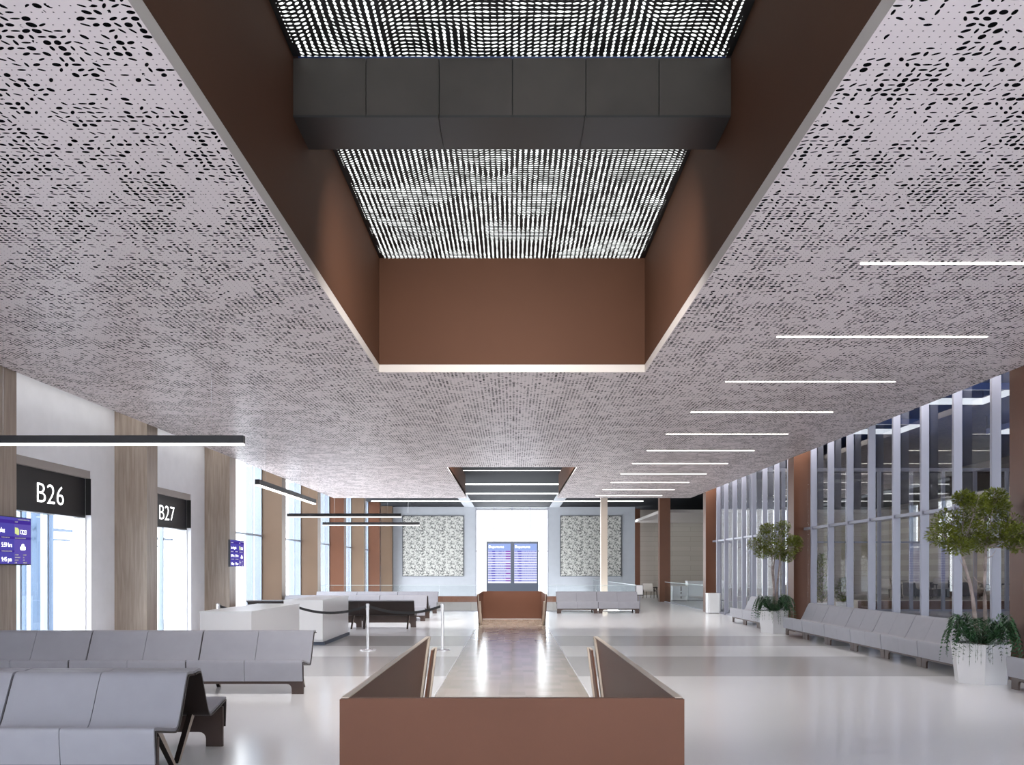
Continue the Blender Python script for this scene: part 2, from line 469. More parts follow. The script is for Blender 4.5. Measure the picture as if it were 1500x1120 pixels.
# white wall with doorways
DO = [(13.5, 15.9), (18.45, 20.85)]
DZ = 3.42
parts = [(XL-.35, XL, Y0, DO[0][0], 0, 6.6), (XL-.35, XL, DO[0][1], DO[1][0], 0, 6.6), (XL-.35, XL, DO[1][1], 22.3, 0, 6.6),
         (XL-.35, XL, DO[0][0], DO[0][1], DZ, 6.6), (XL-.35, XL, DO[1][0], DO[1][1], DZ, 6.6), (XL-.35, XL, 22.3, 53, ZD, 6.6)]
sbx('wall_left', M['white_wall'], *parts)
for i, (a, b) in enumerate(DO):
    bm = bmesh.new()
    box(bm, XL-.30, XL-.02, a, b, DZ-.14, DZ)
    box(bm, XL-.30, XL-.1, b-.02, b, 0, DZ-.14); box(bm, XL-.30, XL-.1, a, a+.02, 0, DZ-.14)
    d = struct(obj('door_%d' % (i+1), bm, [M['rim'], M['white']]))
    for pi, pl in enumerate(d.data.polygons): pl.material_index = 0 if pi < 6 else 1
    bm = bmesh.new()
    for yy in (a+.02, a+.62, b-.95):
        box(bm, XL-.42, XL-.30, yy, yy+.05, 0, 2.55)
    obj('door_frame', bm, M['mull_blue'], d)
    bx('pane', M['glass'], d, XL-.37, XL-.365, a+.02, b-.02, 0, 2.55)
    sg = thing('gate_sign', 'black lit gate sign reading B2%d above the %s doorway' % (6+i, 'nearer' if i == 0 else 'farther'), 'sign', (XL-.12, (a+b)/2, 2.55), group='gate signs')
    bx('sign_box', M['black'], sg, XL-.30, XL-.10, a+.021, b-.021, 2.55, DZ-.141, world=True)
    bx('sign_return', M['charcoal'], sg, XL-.099, XL-.003, b-.012, b-.001, 2.60, DZ-.141, world=True)
    bm = bmesh.new(); text_bm(bm, 'B2%d' % (6+i), .34, (XL-.095, a+.76, 2.72), AX_X, width=.85, thin=.012)
    obj('lettering', bm, M['letter'], sg, world=True)
# glazed jet bridge seen through the doorways
for i, (a, b) in enumerate(DO):
    bm = bmesh.new()
    for yy, ww in ((a+3.35, .07), (a+3.78, .14), (a+4.22, .20)): box(bm, -9.75, -9.62, yy, yy+ww, -.001, 3.4)
    box(bm, -9.72, -9.66, a+3.2, a+6.0-i*.1, 2.40, 2.46); box(bm, -9.72, -9.66, a+3.2, a+5.15, 2.20, 2.24)
    tag(obj('bridge_frame', bm, M['bridge_blue']), 'pale blue glazing bars of the boarding bridge seen through the %s doorway' % ('B26' if i == 0 else 'B27'), 'window frame', 'boarding bridge frames')
sbx('floor', M['white_grey'], -12, -8.3, 8, 27, -.2, -.001)
# tall windows between the left columns
wn = 0
for i in range(2, 8):
    a = PY[i]+.5; b = PY[i+1] if i < 7 else 49.45
    if i == 7: a = PY[7]+.5
    wn += 1
    bm = bmesh.new()
    for y in (a+.03, a+(b-a)*.38, a+(b-a)*.80, b-.03):
        box(bm, XL-.20, XL+.02, y-.03, y+.03, 0, ZD)
    w = struct(obj('window_%d' % wn, bm, M['mull_blue']))
    bx('transom', M['mull_blue'], w, XL-.04, XL+.05, a+.061, b-.061, 2.60, 2.66)
    bx('sill', M['mull_blue'], w, XL-.10, XL+.1, a+.061, b-.061, 0, .08)
    bx('pane', M['glass'], w, XL-.005, XL, a+.01, b-.01, .08, ZD)

# back wall with the bright central window
WX = 2.14
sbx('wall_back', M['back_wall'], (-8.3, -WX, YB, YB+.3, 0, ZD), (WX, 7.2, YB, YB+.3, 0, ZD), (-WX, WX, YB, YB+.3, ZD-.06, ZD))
wn += 1
bm = bmesh.new()
for k in range(5):
    x = -WX+.03+(2*WX-.06)*k/4
    box(bm, x-.028, x+.028, YB+.1, YB+.2, 0, ZD-.06)
w = struct(obj('window_%d' % wn, bm, M['mull']))
bx('transom', M['mull'], w, -WX+.06, WX-.06, YB+.12, YB+.18, 2.62, 2.68)
bx('pane', M['glass'], w, -WX, WX, YB+.14, YB+.145, 0, ZD-.06)
for s, lab in ((-1, 'left of the central window'), (1, 'right of the central window')):
    a, b = sorted((s*2.83, s*6.41))
    t_ = thing('wall_art', 'square black and cream speckled relief panel on back wall %s' % lab, 'artwork', ((a+b)/2, YB-.03, 1.17), group='speckled panels on the back wall')
    bx('panel', M['art'], t_, a+.03, b-.03, YB-.06, YB-.01, 1.20, 4.69, world=True)
    bx('frame', M['black'], t_, (a, a+.03, YB-.07, YB, 1.17, 4.72), (b-.03, b, YB-.07, YB, 1.17, 4.72), (a+.03, b-.03, YB-.07, YB, 1.17, 1.2), (a+.03, b-.03, YB-.07, YB, 4.69, 4.72), world=True)

# ------------------------------------------------------------------ right side: columns, glass wall
CY = [11.9, 21.8, 31.7, 41.6, 51.4]
cl = ['beside the nearest potted tree, cut by the frame', 'behind the farther potted tree', 'behind the white bin at the end of the glass wall',
      'standing alone by the glass counter railing', 'at the right end of the back wall']
for i, y in enumerate(CY):
    tag(bx('bronze_column', M['bronze'], None, 7.2, 7.72, y, y+.45, 0, 5.23 if i > 2 else 6.58), 'tall square bronze column %s' % cl[i], 'column', 'bronze columns on the right side')
def glass_bay(n, a, b, ys, ztop):
    bm = bmesh.new()
    for y in ys: box(bm, XR-.14, XR, y-.03, y+.03, 0, ztop)
    w = struct(obj('window_%d' % n, bm, M['mull']))
    seg = sorted([a]+list(ys)+[b])
    tb = [(XR-.11, XR-.01, p+.031, q-.031, 2.59, 2.65) for p, q in zip(seg, seg[1:]) if q-p > .15]
    bx('transom', M['mull'], w, *tb)
    bx('sill', M['mull'], w, *[(XR-.1, XR, c[2], c[3], 0, .07) for c in tb])
    bx('pane', M['glass'], w, XR+.01, XR+.014, a+.01, b-.01, 0, ztop)
glass_bay(wn+1, 12.35, 21.8, [21.16-1.137*k for k in range(8)], 6.55)
glass_bay(wn+2, 22.25, 31.7, [30.92-1.137*k for k in range(8)], 6.55)
glass_bay(wn+3, Y0, 11.9, [11.3-1.137*k for k in range(15)], 6.55)
# perpendicular partition in the neighbouring hall
bm = bmesh.new()
xs = [12.71+1.2095*k for k in range(-4, 8)]
for x in xs: box(bm, x-.06, x+.06, 32.3, 32.4, 0, 5.3)
box(bm, 7.75, 22, 32.28, 32.42, 5.3, 5.42)
w = struct(obj('window_%d' % (wn+4), bm, M['mull']))
seg = [7.75]+xs+[22]
tb = [(p+.061, q-.061, 32.32, 32.38, 2.58, 2.65) for p, q in zip(seg, seg[1:])]
bx('transom', M['mull'], w, *tb)
bx('sill', M['mull'], w, *[(c[0], c[1], 32.32, 32.38, 0, .07) for c in tb])
bx('pane', M['glass'], w, 7.75, 22, 32.345, 32.35, .07, 5.3)
# neighbouring hall shell
sbx('wall_right', M['beige_stone'], 22, 22.2, Y0, 53, 0, 6.6)
sbx('wall_far', M['beige_stone'], 7.2, 22.2, 52.6, 52.8, 0, 6.6)
sbx('ceiling', M['rim'], 7.4, 22, 42.4, 52.0, 4.4, 4.55)
for r, d in enumerate((12.9, 17.9, 22.9, 27.9)):
    for c, x in enumerate((10.7, 15.5)):
        bm = bmesh.new()
        s, tt, z0, z1 = 1.95, .03, 6.0, 6.17
        def ring(bm, x0, x1, y0, y1):
            box(bm, x0, x1, y1-tt, y1, z0, z1); box(bm, x0, x1, y0, y0+tt, z0, z1)
            box(bm, x0, x0+tt, y0+tt, y1-tt, z0, z1); box(bm, x1-tt, x1, y0+tt, y1-tt, z0, z1)
        ring(bm, x+tt, x+s-tt, d-s+tt, d-tt)
        t_ = thing('square_ring_light', 'square luminous ring light under navy ceiling beyond glass, %s row, %s column' % (['nearest', 'second nearest', 'third nearest', 'farthest'][r], ['left', 'right'][c]), 'light', (x+s/2, d-s/2, 6.0), group='square ring lights beyond the glass')
        obj('lit_liner', bm, M['coffer_light'], t_, world=True)
        bm = bmesh.new(); ring(bm, x, x+s, d-s, d); obj('frame', bm, M['navy'], t_, world=True)
        for ax in (x+.02, x+s-.02):
            for ay in (d-.02, d-s+.02):
                bm = bmesh.new(); tube(bm, [(ax, ay, 6.2), (ax, ay, 6.6)], .008, 6); obj('cable', bm, M['black'], t_, world=True)
# raised lounge platform with chairs beyond the partition
pf = thing('seating_platform', 'raised bronze faced platform carrying lounge chairs beyond the glass wall', 'platform', (17.7, 37, 0))
bx('fascia', M['bronze'], pf, 13.4, 21.98, 33.0, 33.06, 0, .36, world=True)
bx('deck', M['cream_edge'], pf, 13.4, 21.98, 33.06, 41, 0, .398, world=True)
bx('nosing', M['cream_edge'], pf, 13.4, 21.98, 32.98, 33.06, .36, .40, world=True)
def make_lounge_chair(name, label, cat, loc, rot, mat, group):
    t_ = thing(name, label, cat, loc, rot, group)
    bm = bmesh.new(); strip_solid(bm, chaikin([(-.28, .40), (-.27, .44), (.18, .40), (.26, .5), (.33, .82)]), .05, -.28, .28)
    obj('seat', bm, mat, t_)
    for s in (-1, 1):
        bm = bmesh.new(); strip_solid(bm, chaikin([(-.27, .58), (.0, .60), (.25, .60)]), .04, s*.30-.03, s*.30+.03); obj('armrest', bm, M['brown'], t_)
        for q in (-1, 1):
            bm = bmesh.new(); tube(bm, [(s*.30, q*.2+.0, .58), (s*.32, q*.26, 0)], [.022, .014], 8); obj('leg', bm, M['brown'], t_)
    return t_
def make_round_table(label, loc, group, h=.72):
    t_ = thing('cafe_table', label, 'table', loc, 0, group)
    bm = bmesh.new(); lathe(bm, [(.38, h-.03), (.4, h-.02), (.4, h)], 28); obj('table_top', bm, M['brown_leg'], t_)
    bm = bmesh.new(); lathe(bm, [(.03, .02), (.03, h-.03)], 12); obj('stem', bm, M['black'], t_)
    bm = bmesh.new(); lathe(bm, [(.24, 0), (.24, .012), (.05, .03)], 24); obj('base', bm, M['black'], t_)
    return t_
gch = 'lounge chairs on the platform'
ch0 = make_lounge_chair('lounge_chair', 'dark framed taupe lounge chair on platform, leftmost behind the glass', 'chair', (15.5, 34.9, .4), 2.0, M['seat_taupe'], gch)
for x, y, r, lab in ((16.9, 34.8, 2.2, 'second from left'), (17.9, 35.6, -.4, 'third from left'), (19.3, 35.2, 1.7, 'fourth from left'), (20.2, 35.0, -1.8, 'rightmost')):
    dup(ch0, (x, y, .4), r, 'dark framed taupe lounge chair on platform, %s behind the glass' % lab)
gt = 'small tables on the platform'
tb0 = make_round_table('small round dark table on platform behind the two leftmost lounge chairs', (16.2, 35.9, .4), gt)
dup(tb0, (18.6, 36.4, .4), 0, 'small round dark table on platform behind the third lounge chair')
def make_cabinet(label, loc, w_, d_, h_, mat, top, group=None, name='low_cabinet', cat='cabinet'):
    t_ = thing(name, label, cat, loc, 0, group)
    bx('carcass', mat, t_, -w_/2, w_/2, -d_/2, d_/2, .06, h_-.03)
    bx('plinth', M['black'], t_, -w_/2+.03, w_/2-.03, -d_/2+.04, d_/2-.03, 0, .06)
    bx('top', top, t_, -w_/2-.015, w_/2+.015, -d_/2-.015, d_/2, h_-.03, h_)
    return t_
make_cabinet('long dark brown low cabinet at the rear of the raised platform', (19.0, 37.5, .4), 3.4, .5, .62, M['brown'], M['brown_leg'])
# lounge seats and counters beyond the right columns
ch1 = make_lounge_chair('lounge_chair', 'pale taupe lounge chair by the back, left of the lone bronze column', 'chair', (7.55, 46.6, 0), 2.6, M['seat_taupe'], 'lounge chairs by the far beige wall')
dup(ch1, (8.15, 47.6, 0), -.9, 'pale taupe lounge chair partly hidden behind the lone bronze column')
ct = make_cabinet('white counter with brown bottle display right of the lone bronze column', (8.32, 42.5, 0), .72, .5, .78, M['white'], M['cream_edge'], name='counter', cat='counter')
bx('bottle_display', M['shelf_brown'], ct, (.02, .08, -.27, -.25, .14, .24), (.02, .08, -.27, -.25, .36, .46), (.02, .08, -.27, -.25, .52, .74))
make_cabinet('long white lacquered service counter below the beige stone wall', (9.75, 43.0, 0), 1.9, .6, 1.0, M['white_grey'], M['white'], name='counter', cat='counter')
sh = thing('shelf_unit', 'dark brown shelf unit seen through glass right of the third bronze column', 'shelf', (11.4, 42.5, 0))
bx('frame', M['shelf_brown'], sh, (-.55, -.5, -.2, .2, 0, 3.1), (.5, .55, -.2, .2, 0, 3.1), (-.5, .5, .17, .2, 0, 3.1))
for k in range(9): bx('shelf', M['bronze_pale'], sh, -.5, .5, -.2, .17, .2+k*.33, .24+k*.33)
# glass railings
def railing(name, label, loc, segs, top, posts):
    t_ = thing(name, label, 'railing', loc, group=None)
    bx('glass_panel', M['rail_glass'], t_, *segs, world=True)
    bx('handrail', M['glass_edge'], t_, *top, world=True)
    bx('floor_channel', M['mull'], t_, *posts, world=True)
    return t_
n = 8; L = (XV+7.2)/n
railing('glass_railing', 'clear frameless glass railing across the hall beyond the far benches', (-1.3, YV-.1, 0),
        [(-7.2+i*L+.006, -7.2+(i+1)*L-.006, YV-.107, YV-.093, .02, .975) for i in range(n)], [(-7.2, XV+.01, YV-.115, YV-.085, .975, .99)], [(-7.2, XV+.01, YV-.13, YV-.07, 0, .02)])
railing('glass_railing', 'clear glass railing running back along the right edge of the floor opening', (XV+.1, 41, 0),
        [(XV+.093, XV+.107, YV+i*2.2+.05, YV+i*2.2+2.23, .02, .975) for i in range(8)], [(XV+.085, XV+.115, YV-.05, YB-.02, .975, .99)], [(XV+.07, XV+.13, YV-.05, YB-.02, 0, .02)])
railing('glass_railing', 'clear glass railing between the white bin column and the lone bronze column', (7.46, 37, 0),
        [(7.453, 7.467, 32.2+i*1.88+.01, 32.2+i*1.88+1.86, .02, .96) for i in range(5)], [(7.445, 7.475, 32.16, 41.59, .96, .975)], [(7.42, 7.5, 32.16, 41.59, 0, .03)])
pn = thing('white_panel', 'small white panel with dark edge at the right corner of the glass railing', 'panel', (4.83, YV-.16, 0))  # white face in a dark casing on a slim post
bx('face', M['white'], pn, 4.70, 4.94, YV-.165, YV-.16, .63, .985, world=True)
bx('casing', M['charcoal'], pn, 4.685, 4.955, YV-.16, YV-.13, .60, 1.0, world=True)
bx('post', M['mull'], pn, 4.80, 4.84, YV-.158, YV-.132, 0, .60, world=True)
tag(bx('cream_column', M['cream_edge'], None, 3.54, 3.80, 33.95, 34.2, -3, ZD), 'slim cream square column in front of the right speckled panel', 'column')

# ------------------------------------------------------------------ bronze parapets around the walkway ends
def quad_panel(bm, pts_yz, x0, x1):
    return prism(bm, [(x0, y, z) for y, z in pts_yz], (x1-x0, 0, 0))
def parapet(label, loc, near):
    # local y runs from the closed back (0) to the open tip
    t_ = thing('bronze_parapet', label, 'parapet', loc, 0, 'bronze parapets at the walkway ends')
    s = 1 if near else -1
    X = .97; T = .045
    z1, z2 = (.867, .833) if near else (.88, .90)
    Ln = 4.85 if near else 4.2
    def Y(v): return s*v
    bm = bmesh.new(); box(bm, -X, X, *sorted((Y(0), Y(.045))), 0, z1)
    obj('end_panel', bm, M['bronze_parapet'], t_)
    bm = bmesh.new(); box(bm, -X+.05, X-.05, *sorted((Y(0), Y(.045))), z1, z1+.006); obj('cap', bm, M['bronze_parapet'], t_)
    for q in (-1, 1):
        bm = bmesh.new(); quad_panel(bm, [(Y(.045), 0), (Y(Ln-1.2), 0), (Y(Ln), z2), (Y(.045), z1)], q*X, q*(X-.03)); sp = obj('side_panel', bm, M['bronze_parapet'], t_)
        bm = bmesh.new(); quad_panel(bm, [(Y(.045), z1), (Y(Ln), z2), (Y(Ln), z2+.007), (Y(.045), z1+.007)], q*(X-.004), q*(X-.045)); obj('cap', bm, M['cream_edge'], sp)
        # slanted cream trim on the tip and the inner board
        bm = bmesh.new(); quad_panel(bm, [(Y(Ln-1.33), .0), (Y(Ln-1.2), .0), (Y(Ln), z2-.0), (Y(Ln-.13), z2)], q*(X-.03), q*(X-.052)); obj('end_trim', bm, M['cream_edge'], sp)
        bm = bmesh.new(); quad_panel(bm, [(Y(Ln-1.42), 0), (Y(Ln-1.05), 0), (Y(Ln+.06), .70), (Y(Ln-.22), .70)], q*(X-.075), q*(X-.095)); ib = obj('inner_board', bm, M['bronze_parapet'], t_)
        bm = bmesh.new(); quad_panel(bm, [(Y(Ln-1.05), 0), (Y(Ln-1.0), 0), (Y(Ln+.11), .705), (Y(Ln+.06), .705)], q*(X-.07), q*(X-.115)); obj('end_trim', bm, M['cream_edge'], ib)
        bm = bmesh.new(); quad_panel(bm, [(Y(Ln-.22), .70), (Y(Ln+.06), .70), (Y(Ln+.06), .707), (Y(Ln-.22), .707)], q*(X-.072), q*(X-.098)); obj('cap', bm, M['cream_edge'], ib)
    return t_
parapet('large bronze parapet enclosing the near end of the wooden walkway', (0, 4.80, 0), True)
parapet('small bronze parapet closing the far end of the wooden walkway', (0, 27.6, 0), False)

# ------------------------------------------------------------------ benches
PROF = [(.025, .17), (.0, .40), (.012, .440), (.06, .437), (.36, .372), (.43, .365), (.47, .41), (.605, .70), (.64, .765), (.69, .775), (.785, .765)]
def bench_mesh_sets(pitch):
    P = chaikin(PROF, 2)
    cut = min(range(len(P)), key=lambda i: abs(P[i][0]-.425)+abs(P[i][1]-.37))
    seat, back = P[:cut+1], P[cut:]
    res = {}
    for key, prof in (('seat', seat), ('backrest', back)):
        bm = bmesh.new(); strip_solid(bm, prof, .022, 0, 1); me = bm; res[key] = prof
    return P, res
def make_bench(label, loc, rot, n, pitch, group):
    t_ = thing('bench', label, 'bench', loc, rot, group)
    P, pr = bench_mesh_sets(pitch)
    x = 0
    m = 0
    under = offset(P, .0225)
    while m < n:
        k = min(2, n-m)
        xa, xb = m*pitch+.010, (m+k)*pitch-.010
        bm = bmesh.new(); strip_solid(bm, under, .014, m*pitch+.0005, (m+k)*pitch-.0005); obj('shell', bm, M['brown'], t_)
        for j in range(k):
            a = xa if j == 0 else (xa+xb)/2+.003
            b = xb if j == k-1 else (xa+xb)/2-.003
            bm = bmesh.new(); strip_solid(bm, pr['seat'], .022, a, b); obj('seat', bm, M['fabric'], t_)
            bm = bmesh.new(); strip_solid(bm, pr['backrest'], .022, a, b); obj('backrest', bm, M['fabric'], t_)
        # plywood front plate with rounded arches
        lw, zt, r = .15, .13, .06
        pts = [(xa, 0), (xa+lw, 0)]
        pts += [(xa+lw+r-r*math.cos(q*PI/8), zt-r+r*math.sin(q*PI/8)) for q in range(5)]
        pts += [(xb-lw-r+r*math.sin(q*PI/8), zt-r+r*math.cos(q*PI/8)) for q in range(5)]
        pts += [(xb-lw, 0), (xb, 0), (xb, .36), (xa, .36)]
        bm = bmesh.new(); prism(bm, [(px, .075, pz) for px, pz in pts], (0, .03, 0))
        obj('leg_panel', bm, M['brown_leg'], t_)
        for q in (xa+.16, xb-.16):
            bm = bmesh.new()
            fs = prism(bm, [(q-.022, .40, .345), (q-.022, .46, .365), (q-.022, .775, 0), (q-.022, .735, 0)], (.044, 0, 0))
            for f in fs:
                f.normal_update()
                f.material_index = 1 if abs(f.normal.x) > .5 else 0
            obj('leg', bm, [M['brown'], M['cream_edge']], t_)
        m += k
    return t_
BP = .745
gl = 'grey benches on the left side'
def left_bench(label, xend, yfront, n, pitch, away=False, group=gl):
    L = n*pitch
    if not away: return make_bench(label, (xend-L, yfront, 0), 0, n, pitch, group)
    return make_bench(label, (xend, yfront, 0), PI, n, pitch, group)
left_bench('nearest grey bench at lower left, facing the viewer', -2.6, 6.21, 6, .70)
left_bench('grey bench facing away, back to back with the nearest bench', -2.6, 7.80, 6, .70, True)
left_bench('long grey bench in second row at left, before the white desks', -2.66, 10.84, 6, BP)
left_bench('dark backed bench turned away behind the rope barrier', -2.62, 23.5, 6, BP, True)
left_bench('grey bench facing forward in the row behind the dark backed bench', -2.66, 26.15, 6, BP)
left_bench('bench facing away, back to back with the row behind the dark backed bench', -2.66, 27.74, 6, BP, True)
left_bench('farthest grey bench on the left, before the glass railing', -2.70, 30.65, 6, BP)
left_bench('short four seat grey bench right of the far bronze parapet', 1.58+4*BP+.03, 30.65, 4, BP, group='grey benches on the right side')
gr = 'grey benches on the right side'
XB = 6.59
make_bench('grey bench at the right frame edge, nearer than the near planter', (XB, 11.4, 0), -PI/2, 4, .69, gr)
make_bench('long grey twelve seat bench along the right glass wall between two planters', (XB, 20.80, 0), -PI/2, 12, .69, gr)
make_bench('short grey bench at right glass wall beyond the farther planter', (XB, 25.85, 0), -PI/2, 5, .69, gr)

# ------------------------------------------------------------------ desks, barrier
def desk(label, x0, x1, y0, y1):
    t_ = thing('service_desk', label, 'desk', ((x0+x1)/2, (y0+y1)/2, 0), 0, 'white service desks')
    bx('body', M['white'], t_, x0, x1, y0, y1, .07, .92, world=True)
    bx('counter_top', M['white_grey'], t_, x0-.004, x1+.004, y0-.004, y1+.004, .92, .95, world=True)
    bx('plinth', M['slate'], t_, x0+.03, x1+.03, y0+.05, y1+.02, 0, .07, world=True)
desk('white service desk nearer the viewer, behind the second bench row', -4.79, -4.0, 13.1, 16.05)
desk('white service desk farther back, beside the rope barrier', -4.79, -3.97, 17.9, 20.7)
px_ = [-5.78, -4.31, -2.84, -1.37]
def make_post(label, x):
    t_ = thing('barrier_post', label, 'barrier post', (x, 16.8, 0), 0, 'barrier posts')
    bm = bmesh.new(); lathe(bm, [(.16, 0), (.16, .01), (.13, .022), (.03, .03)], 28); obj('base', bm, M['chrome'], t_)
    bm = bmesh.new(); lathe(bm, [(.03, .03), (.03, .80)], 18); obj('pole', bm, M['chrome'], t_)
    bm = bmesh.new(); lathe(bm, [(.036, .80), (.036, .91), (.03, .92)], 18); obj('head', bm, M['chrome'], t_)
    return t_
p0 = make_post('steel barrier post at far left, behind the nearer desk', px_[0])
for x, lab in zip(px_[1:], ('steel barrier post hidden between the two desks', 'steel barrier post in front of the dark backed bench', 'rightmost steel barrier post near the wooden walkway')):
    dup(p0, (x, 16.8, 0), 0, lab)
for i in range(3):
    a, b = px_[i]+.036, px_[i+1]-.036
    bm = bmesh.new(); rows = []
    for k in range(17):
        u = k/16; z = .865-.13*(4*u*(1-u))*(1 if i else 1)
        rows.append((a+(b-a)*u, z))
    for (xa, za), (xb, zb2) in zip(rows, rows[1:]):
        prism(bm, [(xa, 16.797, za-.025), (xb, 16.797, zb2-.025), (xb, 16.797, zb2+.025), (xa, 16.797, za+.025)], (0, .006, 0))
    bmesh.ops.remove_doubles(bm, verts=bm.verts, dist=1e-5)
    tag(obj('barrier_belt', bm, M['belt']), ['sagging black belt at left, behind the nearer desk', 'sagging black belt crossing in front of the farther desk', 'sagging black belt between the two rightmost barrier posts'][i], 'belt', 'barrier belts')

# ------------------------------------------------------------------ hanging lights
def hang(label, x0, x1, y0, y1):
    t_ = thing('pendant_light', label, 'light', ((x0+x1)/2, (y0+y1)/2, 3.05), 0, 'black pendant light bars')
    bx('housing', M['black'], t_, x0, x1, y0, y1, 3.065, 3.155, world=True)
    bx('diffuser', M['light_white'], t_, x0+.006, x1-.006, y0+.006, y1-.006, 3.045, 3.066, world=True)
    for u in (.12, .88):
        bm = bmesh.new()
        x = x0+(x1-x0)*u if x1-x0 > .5 else (x0+x1)/2; y = y0+(y1-y0)*u if y1-y0 > .5 else (y0+y1)/2
        tube(bm, [(x, y, 3.15), (x, y, ZC)], .002, 5)
        obj('cable', bm, M['chrome'], t_, world=True)
hang('nearest black pendant light bar, crossing above the gate signs', -6.33, -3.13, 9.93, 10.01)
hang('black pendant light bar running away from the viewer', -4.46, -4.38, 14.8, 19.1)
hang('upper of the two far black pendant light bars', -6.3, -3.1, 23.86, 23.94)
hang('lower, farthest black pendant light bar', -6.3, -3.07, 28.36, 28.44)

# ------------------------------------------------------------------ gate screens
def screen(label, y0, y1):
    X = -7.0; z0, z1 = 1.655, 2.335
    t_ = thing('gate_screen', label, 'screen', (X, (y0+y1)/2, z0), 0, 'blue gate screens')
    bx('housing', M['black'], t_, X-.05, X, y0, y1, z0, z1, world=True)
    bx('bracket', M['black'], t_, X-.202, X-.05, (y0+y1)/2-.15+.1, (y0+y1)/2+.15+.1, 1.9, 2.1, world=True)
    d = bx('display', M['tv_blue'], t_, X, X+.004, y0+.012, y1-.015, z0+.015, z1-.012, world=True)
    E = y1-.015; S = E-1.073
    def child(name, m, *b): bx(name, m, d, *b, world=True)
    child('side_column', M['tv_violet'], X+.004, X+.0055, E-.41, E, z0+.015, z1-.06)
    child('band', M['tv_band'], (X+.0055, X+.0065, S, E, 2.235, 2.285), (X+.0055, X+.0065, S, E, 2.02, 2.055), (X+.0055, X+.0065, S, E-.41, 1.835, 1.862))
    z = X+.008
    for body, cap, y, zz, w_ in (('Los Angeles', .068, S+.03, 2.105, .40), ('1323', .062, E-.275, 2.095, .16), ('5:59 hrs', .062, E-.715, 1.905, .245),
                                 ('9:45 pm', .062, E-.715, 1.705, .235), ('5:59 hrs', .062, S+.03, 1.905, .245), ('9:45 pm', .062, S+.03, 1.705, .235)):
        bm = bmesh.new(); text_bm(bm, body, cap, (z, y, zz), AX_X, width=w_); obj('lettering', bm, M['letter'], d, world=True)
    bm = bmesh.new()
    for (a, b, zz) in ((E-.40, E-.33, 2.262), (E-.33, E-.03, 2.30), (E-.715, E-.52, 2.038), (E-.40, E-.13, 2.036), (E-.715, E-.47, 1.848), (S+.03, S+.2, 2.26), (S+.03, S+.22, 2.038), (S+.03, S+.27, 1.848)):
        k = a
        while k < b:
            box(bm, X+.0065, X+.0075, k, min(k+.017, b), zz-.008, zz+.008); k += .021
    for r in range(4):
        zz = 1.80-.037*r
        box(bm, X+.0065, X+.0075, E-.40, E-.40+(.09, .13, .09, .05)[r], zz-.009, zz+.009)
        box(bm, X+.0065, X+.0075, E-.20, E-.20+(.08, .03, .04, .1)[r], zz-.009, zz+.009)
    obj('small_print', bm, M['white'], d, world=True)
    bm = bmesh.new(); prism(bm, [(X+.0065, E-.40, 2.10), (X+.0065, E-.33, 2.08), (X+.0065, E-.30, 2.085), (X+.0065, E-.30, 2.15), (X+.0065, E-.33, 2.18), (X+.0065, E-.40, 2.185)], (.002, 0, 0)); obj('plane_tag_icon', bm, M['tv_lime'], d, world=True)
    bm = bmesh.new()
    for cy, cz, r in ((E-.245, 1.895, .027), (E-.205, 1.92, .038), (E-.165, 1.895, .027)):
        prism(bm, [(X+.0065, cy+r*math.cos(a*PI/8), cz+r*math.sin(a*PI/8)) for a in range(16)], (.002+r*.01, 0, 0))
    box(bm, X+.0065, X+.0085, E-.245, E-.165, 1.868, 1.895)
    obj('cloud_icon', bm, M['letter'], d, world=True)
screen('blue gate information screen on the nearest oak column, cut by the frame', 11.32, 12.42)
screen('blue gate information screen on the oak column beyond gate B27', 21.2, 22.3)

